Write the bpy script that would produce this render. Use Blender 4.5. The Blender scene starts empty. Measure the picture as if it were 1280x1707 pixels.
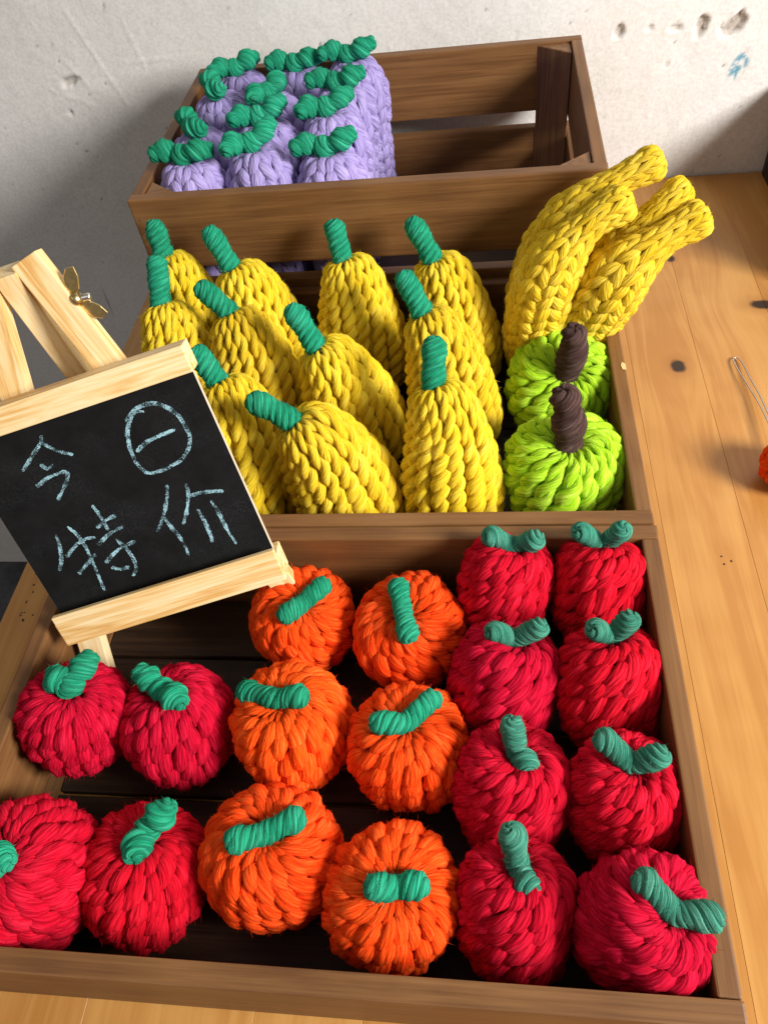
import bpy, bmesh, math, random
import numpy as np
from mathutils import Matrix, Vector

random.seed(7)
rng = np.random.default_rng(11)
scene = bpy.context.scene
COL = scene.collection

# ------------------------------------------------------------------ camera
cam_data = bpy.data.cameras.new("camera")
cam = bpy.data.objects.new("camera", cam_data)
COL.objects.link(cam)
PITCH, YAW, ROLL = 0.8804, 0.2139, -0.1758
rot = (Matrix.Rotation(YAW, 3, 'Z') @ Matrix.Rotation(math.pi / 2 - PITCH, 3, 'X')
       @ Matrix.Rotation(ROLL, 3, 'Z'))
cam.matrix_world = Matrix.Translation((0.3291, -0.0463, 0.5506)) @ rot.to_4x4()
cam_data.sensor_fit = 'HORIZONTAL'
cam_data.sensor_width = 36.0
cam_data.lens = 1270.5 / 1280 * 36.0
cam_data.clip_start = 0.01
cam_data.clip_end = 100
scene.camera = cam

# ------------------------------------------------------------------ light
world = bpy.data.worlds.new("World")
scene.world = world
world.use_nodes = True
world.node_tree.nodes["Background"].inputs[0].default_value = (1.0, 0.93, 0.87, 1)
world.node_tree.nodes["Background"].inputs[1].default_value = 0.235

def area_light(name, loc, target, size, power, color):
    ld = bpy.data.lights.new(name, 'AREA')
    ld.shape = 'RECTANGLE'
    ld.size, ld.size_y = size
    ld.energy = power
    ld.color = color
    o = bpy.data.objects.new(name, ld)
    COL.objects.link(o)
    o.location = loc
    d = Vector(target) - Vector(loc)
    o.rotation_euler = d.to_track_quat('-Z', 'Y').to_euler()
    return o

area_light("window_light", (1.80, -0.30, 0.98), (0.2, 0.45, 0.05), (0.56, 0.56), 74, (1.0, 0.965, 0.91))
area_light("fill_light", (-0.75, -1.15, 1.75), (0.2, 0.45, 0.0), (1.5, 1.1), 5, (1.0, 0.95, 0.88))  # weak fill lamp, added to brighten left-facing sides and soften shade

scene.view_settings.view_transform = 'Standard'
scene.view_settings.look = 'None'
scene.view_settings.exposure = 0.0
scene.view_settings.gamma = 1.0
scene.view_settings.use_curve_mapping = False
scene.render.engine = 'CYCLES'
scene.cycles.max_bounces = 6
scene.cycles.use_denoising = True

# ------------------------------------------------------------------ helpers
def mesh_np(name, V, F, mat=None, uv=None, smooth=True):
    """V (n,3), F (m,4) quads (a triangle repeats no vertex: use F (m,3))."""
    me = bpy.data.meshes.new(name)
    Fs = F if isinstance(F, list) else [F]
    uvs = uv if isinstance(uv, list) else [uv]
    me.vertices.add(len(V))
    me.vertices.foreach_set("co", np.asarray(V, np.float32).ravel())
    idx = np.concatenate([f.ravel() for f in Fs]).astype(np.int32)
    tot = np.concatenate([np.full(len(f), f.shape[1]) for f in Fs]).astype(np.int32)
    start = np.concatenate([[0], np.cumsum(tot)[:-1]]).astype(np.int32)
    me.loops.add(len(idx))
    me.loops.foreach_set("vertex_index", idx)
    me.polygons.add(len(tot))
    me.polygons.foreach_set("loop_start", start)
    me.polygons.foreach_set("loop_total", tot)
    me.polygons.foreach_set("use_smooth", np.full(len(tot), smooth))
    if uvs[0] is not None:
        lay = me.uv_layers.new(name="UVMap")
        U = np.concatenate(uvs).astype(np.float32)
        lay.data.foreach_set("uv", U[idx].ravel())
    me.update(calc_edges=True)
    if mat: me.materials.append(mat)
    return me

def link(name, me, parent=None, loc=None, rot=None):
    o = bpy.data.objects.new(name, me)
    COL.objects.link(o)
    if parent: o.parent = parent
    if loc is not None: o.location = loc
    if rot is not None: o.rotation_euler = rot
    return o

def tag(o, label=None, cat=None, group=None, kind=None):
    if label: o["label"] = label
    if cat: o["category"] = cat
    if group: o["group"] = group
    if kind: o["kind"] = kind
    return o

def thing(name, label, cat, loc=(0, 0, 0), group=None):
    return tag(link(name, None, None, loc), label, cat, group)

def box_mesh(name, sx, sy, sz, mat, bevel=0.0012, seg=2, jitter=0.0):
    bm = bmesh.new()
    bmesh.ops.create_cube(bm, size=1)
    bmesh.ops.scale(bm, vec=(sx, sy, sz), verts=bm.verts)
    if jitter:
        for v in bm.verts:
            v.co += Vector([random.uniform(-jitter, jitter) for _ in range(3)])
    if bevel:
        bmesh.ops.bevel(bm, geom=bm.edges[:], offset=bevel, segments=seg, affect='EDGES', profile=0.6)
    me = bpy.data.meshes.new(name)
    bm.to_mesh(me); bm.free()
    me.materials.append(mat)
    return me

def norm(a):
    return a / np.maximum(np.linalg.norm(a, axis=-1, keepdims=True), 1e-12)

def catmull(P, n):
    P = np.asarray(P, float)
    Q = np.vstack([2 * P[0] - P[1], P, 2 * P[-1] - P[-2]])
    m = len(P) - 1
    s = np.linspace(0, m, n)
    i = np.minimum(s.astype(int), m - 1)
    f = (s - i)[:, None]
    a, b, c_, d = Q[i], Q[i + 1], Q[i + 2], Q[i + 3]
    return 0.5 * (2 * b + (c_ - a) * f + (2 * a - 5 * b + 4 * c_ - d) * f ** 2 + (3 * b - a - 3 * c_ + d) * f ** 3)

def resample(P, n):
    L = np.concatenate([[0], np.cumsum(np.linalg.norm(np.diff(P, axis=0), axis=1))])
    s = np.linspace(0, L[-1], n)
    return np.stack([np.interp(s, L, P[:, k]) for k in range(P.shape[1])], 1), L[-1]

def interp(t, A):
    x = np.clip(t, 0, 1) * (len(A) - 1)
    i = np.minimum(x.astype(int), len(A) - 2)
    f = (x - i)[..., None]
    return A[i] * (1 - f) + A[i + 1] * f

def frames(P, ref=(0.31, 0.95, 0.1)):
    T = norm(np.gradient(P, axis=0))
    e = np.array(ref) - T[0] * (np.array(ref) @ T[0]); e /= np.linalg.norm(e)
    E1 = []
    for tt in T:
        e = e - tt * (e @ tt); e = e / np.linalg.norm(e); E1.append(e)
    E1 = np.array(E1)
    return T, E1, np.cross(T, E1)

class Surf:
    """A knitted skin: axis polyline + profile of (axial position, radius)."""
    def __init__(self, axis, profile, R, flat=1.0, lump=0.03, ref=(0.31, 0.95, 0.1)):
        A, self.alen = resample(catmull(axis, 60), 60)
        self.A = A
        self.T, self.E1, self.E2 = frames(A, ref)
        pr = catmull(profile, 120)
        pr[:, 1] = np.maximum(pr[:, 1], 0)
        q = np.stack([pr[:, 0] * self.alen, pr[:, 1] * R], 1)
        q, self.arc = resample(q, 160)
        self.q = np.stack([q[:, 0] / self.alen, q[:, 1]], 1)
        self.flat = flat
        self.ph = rng.uniform(0, 6.28, 3)
        self.lump = lump
    def rad(self, t): return interp(t, self.q)[..., 1]
    def pos(self, t, v):
        g = interp(t, self.q)
        a, r = g[..., 0], g[..., 1]
        over = a - np.clip(a, 0, 1)
        C = interp(a, self.A); T = norm(interp(a, self.T)); E1 = interp(a, self.E1); E2 = interp(a, self.E2)
        r = r * (1 + self.lump * (np.sin(2 * v + self.ph[0]) + 0.7 * np.sin(3 * v + self.ph[1] + 4 * t)))
        return (C + T * (over * self.alen)[..., None] + (r * np.cos(v))[..., None] * E1
                + (r * self.flat * np.sin(v))[..., None] * E2)
    def nrm(self, t, v):
        d = 0.006
        pt = self.pos(np.clip(t + d, 0, 1), v) - self.pos(np.clip(t - d, 0, 1), v)
        pv = self.pos(t, v + 0.05) - self.pos(t, v - 0.05)
        n = np.cross(pv, pt)
        c = interp(interp(t, self.q)[..., 0], self.A)
        bad = np.linalg.norm(n, axis=-1) < 1e-12
        n = norm(n)
        if bad.any(): n[bad] = norm(self.pos(t, v) - c)[bad]
        return n

class Geo:
    def __init__(self): self.V, self.F4, self.F3, self.UV, self.n = [], [], [], [], 0
    def grid(self, P, UV, wrap=True):
        """P (M, L, K, 3): M tubes with L rings of K points."""
        M, L, K, _ = P.shape
        idx = self.n + np.arange(M * L * K).reshape(M, L, K)
        a = idx[:, :-1, :]; b = idx[:, 1:, :]
        if wrap:
            f = np.stack([a, np.roll(a, -1, 2), np.roll(b, -1, 2), b], -1)
        else:
            f = np.stack([a[:, :, :-1], a[:, :, 1:], b[:, :, 1:], b[:, :, :-1]], -1)
        self.V.append(P.reshape(-1, 3)); self.UV.append(UV.reshape(-1, 2))
        self.F4.append(f.reshape(-1, 4)); self.n += M * L * K
    def tris(self, P):
        M = len(P)
        self.V.append(P.reshape(-1, 3)); self.UV.append(np.zeros((M * 3, 2)))
        self.F3.append(self.n + np.arange(M * 3).reshape(M, 3)); self.n += M * 3
    def mesh(self, name, mat):
        Fs = [np.concatenate(self.F4)] if self.F4 else []
        if self.F3: Fs.append(np.concatenate(self.F3))
        return mesh_np(name, np.concatenate(self.V), Fs, mat, [np.concatenate(self.UV)])

def add_fuzz(g, P, N, n, length, width=0.00022):
    i = rng.integers(0, len(P), n)
    p, nn = P[i], N[i]
    d = norm(nn * rng.uniform(0.2, 1.0, (n, 1)) + rng.normal(0, 0.7, (n, 3)))
    s = norm(np.cross(d, rng.normal(0, 1, (n, 3)))) * width * 0.5
    L = (length * rng.uniform(0.35, 1.0, n) ** 1.5)[:, None]
    g.tris(np.stack([p - s, p + s, p + d * L], 1))

def knit(surf, cols, pitch, mode='S', slant=0.9, over=1.55, puff=0.62, wide=1.12, nl=9, nr=16,
         fuzz=500, t0=0.02, t1=0.985, shift=0.5, rough=1.0):
    """Fill a skin with plump slanted stitches set in columns; mode S: all lean one way, V: in pairs."""
    g = Geo()
    # the dark-side lining just under the stitches
    tt, vv = np.meshgrid(np.linspace(0.0, 1, 26), np.linspace(0, 2 * np.pi, 33)[:-1], indexing='ij')
    P = surf.pos(tt, vv) - surf.nrm(tt, vv) * 0.0016
    g.grid(P[None], np.stack([tt * 20, vv * 3], -1)[None])
    rows = max(3, int(round(surf.arc * (t1 - t0) / pitch)))
    j, i = np.meshgrid(np.arange(cols), np.arange(rows), indexing='ij')
    j, i = j.ravel(), i.ravel()
    off = (j * shift) % 1.0 if mode == 'S' else (j // 2 * 0.37) % 1.0
    if mode == 'S': off = (off + 0.25 * np.sin(j * 12.9898)) % 1.0
    dt = (t1 - t0) / rows
    tc = t0 + (i + off + rng.uniform(-0.10, 0.10, len(i)) * rough) * dt
    keep = (tc > t0 * 0.5) & (tc < t1)
    tc, j = tc[keep], j[keep]
    M = len(tc)
    dv = 2 * np.pi / cols
    sgn = np.ones(M) if mode == 'S' else np.where(j % 2 == 0, 1.0, -1.0)
    vc = j * dv + rng.uniform(-0.08, 0.08, M) * dv * rough
    hl = 0.5 * dt * over * (1 + rng.uniform(-0.1, 0.13, M) * rough)
    hv = 0.5 * dv * slant * sgn * (1 + rng.uniform(-0.15, 0.15, M) * rough)
    s = np.linspace(-1, 1, nl)
    t = np.clip(tc[:, None] + hl[:, None] * s, 0.004, 0.996)
    v = vc[:, None] + hv[:, None] * s
    C = surf.pos(t, v); N = surf.nrm(t, v)
    T = norm(np.gradient(C, axis=1)); S = norm(np.cross(N, T))
    r = surf.rad(np.clip(tc, 0, 1))
    W = np.clip(np.pi * r / cols * wide, 0.0011, 0.02) * rng.uniform(0.9, 1.12, M)
    cosl = np.cos(np.arctan2(np.abs(hv) * r, hl * surf.arc))
    W = W * np.clip(cosl + 0.12, 0.6, 1)
    H = np.clip(W * puff, 0.0014, 0.007) * (1 + rng.uniform(-0.1, 0.15, M) * rough)
    w = (1 - np.abs(s) ** 2.4) ** 0.62
    w = np.maximum(w, 0.02)
    lift = 0.55 - 1.0 * s ** 2 + 0.12 * s
    ph = np.linspace(0, 2 * np.pi, nr + 1)[:-1]
    cor = 1 + 0.11 * np.cos(5 * (ph[None, None, :] + sgn[:, None, None] * 1.1 * s[None, :, None]) + rng.uniform(0, 6, M)[:, None, None])
    ring = cor[..., None] * (np.cos(ph)[None, None, :, None] * S[:, :, None, :] * (W[:, None] * w)[:, :, None, None]
            + np.sin(ph)[None, None, :, None] * N[:, :, None, :] * (H[:, None] * w)[:, :, None, None])
    P = C[:, :, None, :] + N[:, :, None, :] * (H[:, None] * lift)[:, :, None, None] + ring
    ru = rng.uniform(0, 50, M)
    UV = np.stack(np.broadcast_arrays((s * 0.5)[None, :, None] + ru[:, None, None],
                                      (ph / 6.2832)[None, None, :] + (s * 0.10)[None, :, None] + ru[:, None, None] * 3.1), -1)
    # mirrored rings so the faces look outwards
    g.grid(P[:, :, ::-1], UV[:, :, ::-1])
    if fuzz:
        up = P[:, 1:-1, 1:nr // 2].reshape(-1, 3)
        nn = np.broadcast_to(N[:, 1:-1, None], P[:, 1:-1, 1:nr // 2].shape).reshape(-1, 3)
        add_fuzz(g, up, nn, fuzz, 0.0055)
    return g

def rope_skin(surf, cols, pitch, plies=2, spiral=0.0, ease=0.0, fill=1.0, deep=0.62, nl=64, nr=8, fuzz=900, t0=0.015, t1=0.985, flip=1):
    """Cover a skin with twisted ropes that run from its top to its bottom."""
    g = Geo()
    tt, vv = np.meshgrid(np.linspace(0.0, 1, 26), np.linspace(0, 2 * np.pi, 33)[:-1], indexing='ij')
    P = surf.pos(tt, vv) - surf.nrm(tt, vv) * 0.0016
    g.grid(P[None], np.stack([tt * 20, vv * 3], -1)[None])
    s = np.linspace(t0, t1, nl)
    ph = np.linspace(0, 2 * np.pi, nr + 1)[:-1]
    up, un = [], []
    for j in range(cols):
        k1, k2, k3 = rng.uniform(0, 6.28, 3)
        v = j * 2 * np.pi / cols + spiral * s + (2 * np.pi / cols) * (0.10 * np.sin(7 * s + k1) + 0.07 * np.sin(15 * s + k2))
        C = surf.pos(s, v); Nn = surf.nrm(s, v)
        T = norm(np.gradient(C, axis=0)); S = norm(np.cross(Nn, T))
        w = np.clip(np.pi * surf.rad(s) / cols * fill, 0.0010, 0.012) * (1 + 0.10 * np.sin(11 * s + k3)) * rng.uniform(0.94, 1.06)
        arc = s * surf.arc
        if ease: arc = arc - ease * (1 - np.exp(-arc / ease))
        a0 = flip * 2 * np.pi * arc / pitch * (1 + 0.05 * np.sin(5 * s + k2)) + k1
        for q in range(plies):
            a = a0 + q * 2 * np.pi / plies
            c = C + S * (np.cos(a) * w * 0.50)[:, None] + Nn * ((np.sin(a) * 0.46 + 0.12) * w * deep * 1.6)[:, None]
            Tk = norm(np.gradient(c, axis=0)); n2 = norm(np.cross(Tk, Nn)); n1 = np.cross(n2, Tk)
            R_ = w * 0.60 * (1 + 0.08 * np.sin(23 * s + q * 2 + k3))
            pq = c[:, None] + R_[:, None, None] * (np.cos(ph)[None, :, None] * n2[:, None] + np.sin(ph)[None, :, None] * n1[:, None])
            uv = np.stack(np.broadcast_arrays((arc * 42)[:, None] + j * 5.3 + q * 2.1, (ph / 6.2832)[None] + (arc * 22)[:, None] + j * 3.7 + q), -1)
            g.grid(pq[None, :, ::-1], uv[None, :, ::-1])
            up.append(pq[2:-2, 1:nr // 2].reshape(-1, 3)); un.append(np.repeat(Nn[2:-2], nr // 2 - 1, 0))
    if fuzz: add_fuzz(g, np.concatenate(up), np.concatenate(un), fuzz, 0.006)
    return g

def cord(path, R, turns_per_len=30.0, strands=4, lumps=None, end_knob=0.12, nl=72, nr=14, fuzz=600, flip=1, grow=0.35):
    """A twisted cord with rounded ends; lumps = number of knots along it."""
    g = Geo()
    path = np.array(path, float)
    path[0] += (path[0] - path[1]) / np.linalg.norm(path[0] - path[1]) * R * grow
    path[-1] += (path[-1] - path[-2]) / np.linalg.norm(path[-1] - path[-2]) * R * grow
    C, L = resample(catmull(path, 80), nl)
    T, E1, E2 = frames(C, (0.2, 0.3, 0.93))
    s = np.linspace(0, 1, nl)
    rr = np.full(nl, R)
    e = np.minimum(s, 1 - s) * L
    cap = np.clip(e / (R * 0.95), 0, 1)
    rr = rr * np.maximum(np.sqrt(1 - (1 - cap) ** 2), 0.05)
    rr = rr * (1 + end_knob * np.exp(-((e - R) / (R * 0.9)) ** 2))
    if lumps: rr = rr * (1 + 0.17 * np.cos(2 * np.pi * (s * lumps) + 0.4 * np.sin(5 * s)))
    rr = rr * (1 + 0.05 * np.sin(s * 17 + rng.uniform(0, 6)))
    ph = np.linspace(0, 2 * np.pi, nr + 1)[:-1]
    P0, N0 = [], []
    for k in range(strands):
        a = flip * (s * L * turns_per_len * 2 * np.pi) + k * 2 * np.pi / strands + 0.25 * np.sin(s * 9 + k)
        d = np.cos(a)[:, None] * E1 + np.sin(a)[:, None] * E2
        c = C + d * (rr * 0.56)[:, None]
        Tk = norm(np.gradient(c, axis=0))
        n1 = norm(d - Tk * (d * Tk).sum(1, keepdims=True)); n2 = np.cross(Tk, n1)
        cor = 1 + 0.10 * np.cos(4 * ph[None, :] + (s * L * 420)[:, None] + k)
        q = (c[:, None] + ((rr * 0.47)[:, None] * cor)[..., None] * (np.cos(ph)[None, :, None] * n1[:, None] + np.sin(ph)[None, :, None] * n2[:, None]))
        uv = np.stack(np.broadcast_arrays((s * L * 45)[:, None] + k * 7.3, (ph / 6.2832)[None] + (s * L * 14)[:, None] + k * 3.7), -1)
        g.grid(q[None], uv[None])
        P0.append(q[:, [0, 1, -1]].reshape(-1, 3)); N0.append(np.repeat(d, 3, 0))
    if fuzz: add_fuzz(g, np.concatenate(P0), np.concatenate(N0), fuzz, 0.004)
    return g

# ------------------------------------------------------------------ materials
def new_mat(name):
    m = bpy.data.materials.new(name); m.use_nodes = True
    nt = m.node_tree
    return m, nt, nt.nodes["Principled BSDF"]

def N(nt, typ, **kw):
    n = nt.nodes.new(typ)
    for k, v in kw.items():
        if k == 'inp':
            for a, b in v.items(): n.inputs[a].default_value = b
        else: setattr(n, k, v)
    return n

def ramp(nt, fac, stops):
    r = N(nt, 'ShaderNodeValToRGB')
    el = r.color_ramp.elements
    while len(el) < len(stops): el.new(0.5)
    for e, (p, c_) in zip(el, stops):
        e.position = p; e.color = (*c_, 1) if len(c_) == 3 else c_
    nt.links.new(fac, r.inputs[0])
    return r.outputs[0]

def mathn(nt, op, a, b=None, c_=None, clamp=False):
    n = N(nt, 'ShaderNodeMath', operation=op, use_clamp=clamp)
    for i, x in enumerate((a, b, c_)):
        if x is None: continue
        if isinstance(x, (int, float)): n.inputs[i].default_value = x
        else: nt.links.new(x, n.inputs[i])
    return n.outputs[0]

def mixc(nt, fac, a, b, typ='MIX'):
    n = N(nt, 'ShaderNodeMix', data_type='RGBA', blend_type=typ)
    for i, x in ((0, fac), (6, a), (7, b)):
        if isinstance(x, (int, float)): n.inputs[i].default_value = x
        elif isinstance(x, tuple): n.inputs[i].default_value = (*x, 1)
        else: nt.links.new(x, n.inputs[i])
    return n.outputs[2]

def yarn(name, dark, mid, light, sheen=0.25):
    m, nt, b = new_mat(name)
    uv = N(nt, 'ShaderNodeUVMap')
    mp = N(nt, 'ShaderNodeMapping', inp={'Scale': (1.5, 22.0, 1.0)})
    nt.links.new(uv.outputs[0], mp.inputs[0])
    fib = N(nt, 'ShaderNodeTexNoise', inp={'Scale': 1.0, 'Detail': 3.0, 'Roughness': 0.65})
    nt.links.new(mp.outputs[0], fib.inputs[0])
    tc = N(nt, 'ShaderNodeTexCoord')
    big = N(nt, 'ShaderNodeTexNoise', inp={'Scale': 55.0, 'Detail': 2.0})
    nt.links.new(tc.outputs['Object'], big.inputs[0])
    f = mathn(nt, 'ADD', mathn(nt, 'MULTIPLY', fib.outputs[0], 0.78), mathn(nt, 'MULTIPLY', big.outputs[0], 0.22))
    col = ramp(nt, f, [(0.36, dark), (0.49, mid), (0.64, light)])
    info = N(nt, 'ShaderNodeObjectInfo')
    hs = N(nt, 'ShaderNodeHueSaturation')
    nt.links.new(mathn(nt, 'ADD', mathn(nt, 'MULTIPLY', info.outputs['Random'], 0.006), 0.497), hs.inputs['Hue'])
    nt.links.new(mathn(nt, 'ADD', mathn(nt, 'MULTIPLY', info.outputs['Random'], 0.16), 0.91), hs.inputs['Value'])
    nt.links.new(col, hs.inputs['Color'])
    nt.links.new(hs.outputs[0], b.inputs['Base Color'])
    b.inputs['Roughness'].default_value = 0.95
    b.inputs['Specular IOR Level'].default_value = 0.05
    b.inputs['Sheen Weight'].default_value = sheen * 0.8
    b.inputs['Sheen Roughness'].default_value = 0.45
    b.inputs['Sheen Tint'].default_value = (*light, 1)
    sp = N(nt, 'ShaderNodeSeparateXYZ'); nt.links.new(uv.outputs[0], sp.inputs[0])
    ply = mathn(nt, 'SINE', mathn(nt, 'MULTIPLY', mathn(nt, 'ADD', sp.outputs[1], mathn(nt, 'MULTIPLY', sp.outputs[0], 0.22)), 2 * math.pi * 9))
    hgt = mathn(nt, 'ADD', fib.outputs[0], mathn(nt, 'MULTIPLY', ply, 0.10))
    bp = N(nt, 'ShaderNodeBump', inp={'Strength': 0.75, 'Distance': 0.0019})
    nt.links.new(hgt, bp.inputs['Height'])
    nt.links.new(bp.outputs[0], b.inputs['Normal'])
    return m

def wood(name, dark, mid, light, scale=1.0, rough=0.5, lines=0.5, bump=0.25, fine=1.0, warp=()):
    """Grain along each board's own X axis."""
    m, nt, b = new_mat(name)
    tc = N(nt, 'ShaderNodeTexCoord')
    info = N(nt, 'ShaderNodeObjectInfo')
    add = N(nt, 'ShaderNodeVectorMath', operation='ADD')
    nt.links.new(tc.outputs['Object'], add.inputs[0])
    sc = N(nt, 'ShaderNodeVectorMath', operation='SCALE', inp={0: (3.1, 1.7, 2.3)})
    nt.links.new(info.outputs['Random'], sc.inputs['Scale'])
    nt.links.new(sc.outputs[0], add.inputs[1])
    if warp:      # the grain flows round the knots
        gp = N(nt, 'ShaderNodeSeparateXYZ'); nt.links.new(N(nt, 'ShaderNodeNewGeometry').outputs['Position'], gp.inputs[0])
        tot = None
        for (x, y, a, c_) in warp:
            dx = mathn(nt, 'SUBTRACT', gp.outputs[0], x); dy = mathn(nt, 'SUBTRACT', gp.outputs[1], y)
            ex = mathn(nt, 'DIVIDE', dx, a * 3.2); ey = mathn(nt, 'DIVIDE', dy, c_ * 7)
            e = mathn(nt, 'EXPONENT', mathn(nt, 'MULTIPLY', mathn(nt, 'ADD', mathn(nt, 'MULTIPLY', ex, ex), mathn(nt, 'MULTIPLY', ey, ey)), -1.0))
            s_ = mathn(nt, 'MULTIPLY', mathn(nt, 'MULTIPLY', dx, 0.85), e)
            tot = s_ if tot is None else mathn(nt, 'ADD', tot, s_)
        cb = N(nt, 'ShaderNodeCombineXYZ'); nt.links.new(tot, cb.inputs[1])
        a2 = N(nt, 'ShaderNodeVectorMath', operation='ADD')
        nt.links.new(add.outputs[0], a2.inputs[0]); nt.links.new(cb.outputs[0], a2.inputs[1]); add = a2
    mp = N(nt, 'ShaderNodeMapping', inp={'Scale': (1.6 * scale, 22 * scale, 22 * scale)})
    nt.links.new(add.outputs[0], mp.inputs[0])
    n1 = N(nt, 'ShaderNodeTexNoise', inp={'Scale': 2.0, 'Detail': 5.0, 'Roughness': 0.55, 'Distortion': 0.7})
    nt.links.new(mp.outputs[0], n1.inputs[0])
    # growth rings: the low noise folded many times
    rings = mathn(nt, 'PINGPONG', mathn(nt, 'MULTIPLY', n1.outputs[0], 9.0), 1.0)
    mp2 = N(nt, 'ShaderNodeMapping', inp={'Scale': (9 * scale, 420 * scale, 420 * scale)})
    nt.links.new(add.outputs[0], mp2.inputs[0])
    n2 = N(nt, 'ShaderNodeTexNoise', inp={'Scale': 1.0, 'Detail': 3.0, 'Roughness': 0.6})
    nt.links.new(mp2.outputs[0], n2.inputs[0])
    n3 = N(nt, 'ShaderNodeTexNoise', inp={'Scale': 14.0, 'Detail': 2.0})
    nt.links.new(add.outputs[0], n3.inputs[0])
    f = mathn(nt, 'ADD', mathn(nt, 'MULTIPLY', rings, 0.42 * lines), mathn(nt, 'MULTIPLY', mathn(nt, 'MULTIPLY_ADD', mathn(nt, 'SUBTRACT', n2.outputs[0], 0.5), 2.2, 0.5, clamp=True), 0.34 * fine))
    f = mathn(nt, 'ADD', f, mathn(nt, 'MULTIPLY', n3.outputs[0], 0.42))
    f = mathn(nt, 'ADD', f, mathn(nt, 'MULTIPLY', info.outputs['Random'], 0.16))
    col = ramp(nt, f, [(0.34, dark), (0.58, mid), (0.84, light)])
    nt.links.new(col, b.inputs['Base Color'])
    nt.links.new(mathn(nt, 'ADD', mathn(nt, 'MULTIPLY', n2.outputs[0], 0.25), rough - 0.12), b.inputs['Roughness'])
    b.inputs['Specular IOR Level'].default_value = 0.35
    bp = N(nt, 'ShaderNodeBump', inp={'Strength': bump, 'Distance': 0.0006})
    nt.links.new(n2.outputs[0], bp.inputs['Height'])
    nt.links.new(bp.outputs[0], b.inputs['Normal'])
    return m

# ------------------------------------------------------------------ where things stand (metres)
FRUIT = {
    'R1': ((0.3402, 0.2670, 0.0720), 0.0336, (0.1706, 0.4503, 0.8764), [(0.3284, 0.2826, 0.1160), (0.3649, 0.2781, 0.1160)]),
    'R2': ((0.4082, 0.2644, 0.0700), 0.0335, (0.0511, 0.6644, 0.7456), [(0.3911, 0.2812, 0.1220), (0.4213, 0.2825, 0.1220)]),
    'R3': ((0.3380, 0.1945, 0.0580), 0.0362, (0.1973, 0.5133, 0.8352), [(0.3301, 0.2125, 0.1030), (0.3642, 0.2150, 0.1050)]),
    'R4': ((0.4093, 0.1919, 0.0640), 0.0351, (-0.0297, 0.5936, 0.8042), [(0.3957, 0.2099, 0.1120), (0.4202, 0.2164, 0.1150)]),
    'R5': ((0.3412, 0.1215, 0.0550), 0.0355, (0.1211, 0.3592, 0.9254), [(0.3417, 0.1474, 0.1080), (0.3531, 0.1245, 0.0928)]),
    'R6': ((0.4101, 0.1175, 0.0610), 0.0343, (0.0406, 0.3213, 0.9461), [(0.3932, 0.1400, 0.1070), (0.4285, 0.1303, 0.1070)]),
    'R7': ((0.3422, 0.0531, 0.0530), 0.0342, (0.0486, 0.5296, 0.8469), [(0.3401, 0.0845, 0.1060), (0.3493, 0.0564, 0.0905)]),
    'R8': ((0.4095, 0.0486, 0.0690), 0.0350, (0.3240, 0.0045, 0.9460), [(0.4053, 0.0628, 0.1110), (0.4426, 0.0462, 0.1060)]),
    'O1': ((0.1868, 0.2502, 0.0520), 0.0389, (0.2180, -0.1953, 0.9562), [(0.2097, 0.2604, 0.0877), (0.1820, 0.2291, 0.0898)]),
    'O2': ((0.2711, 0.2397, 0.0520), 0.0413, (-0.0459, -0.1485, 0.9878), [(0.2643, 0.2558, 0.0948), (0.2745, 0.2130, 0.0896)]),
    'O3': ((0.1940, 0.1632, 0.0520), 0.0411, (-0.1135, 0.0734, 0.9908), [(0.1619, 0.1753, 0.0827), (0.2089, 0.1668, 0.0954)]),
    'O4': ((0.2748, 0.1507, 0.0520), 0.0397, (0.0140, 0.0414, 0.9990), [(0.2552, 0.1511, 0.0918), (0.2935, 0.1726, 0.0859)]),
    'O5': ((0.1933, 0.0773, 0.0520), 0.0415, (0.0705, 0.0752, 0.9947), [(0.1772, 0.0735, 0.0955), (0.2165, 0.0916, 0.0897)]),
    'O6': ((0.2692, 0.0590, 0.0520), 0.0400, (0.1786, -0.0852, 0.9802), [(0.2618, 0.0536, 0.0959), (0.2922, 0.0579, 0.0905)]),
    'A1': ((0.0417, 0.1580, 0.0720), 0.0366, (0.2062, 0.1115, 0.9721), [(0.0369, 0.1733, 0.1098), (0.0599, 0.1849, 0.1100)]),
    'A2': ((0.1108, 0.1616, 0.0530), 0.0389, (-0.1779, 0.3019, 0.9366), [(0.0892, 0.1824, 0.0940), (0.1256, 0.1604, 0.0939)]),
    'A3': ((0.0477, 0.0553, 0.0720), 0.0418, (-0.0562, -0.0227, 0.9982), [(0.0295, 0.0630, 0.1145), (0.0576, 0.0514, 0.1176)]),
    'A4': ((0.1121, 0.0618, 0.0530), 0.0389, (0.2006, 0.3953, 0.8964), [(0.1364, 0.0916, 0.0980), (0.1210, 0.0631, 0.0957)]),
    'G1': ((0.3958, 0.4948, 0.0640), 0.0465, (0.0818, -0.4523, 0.8881), [(0.4014, 0.4725, 0.1420)]),
    'G2': ((0.3921, 0.3870, 0.0660), 0.0470, (0.0104, -0.0223, 0.9997), [(0.3872, 0.3920, 0.1479)]),
}
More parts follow.
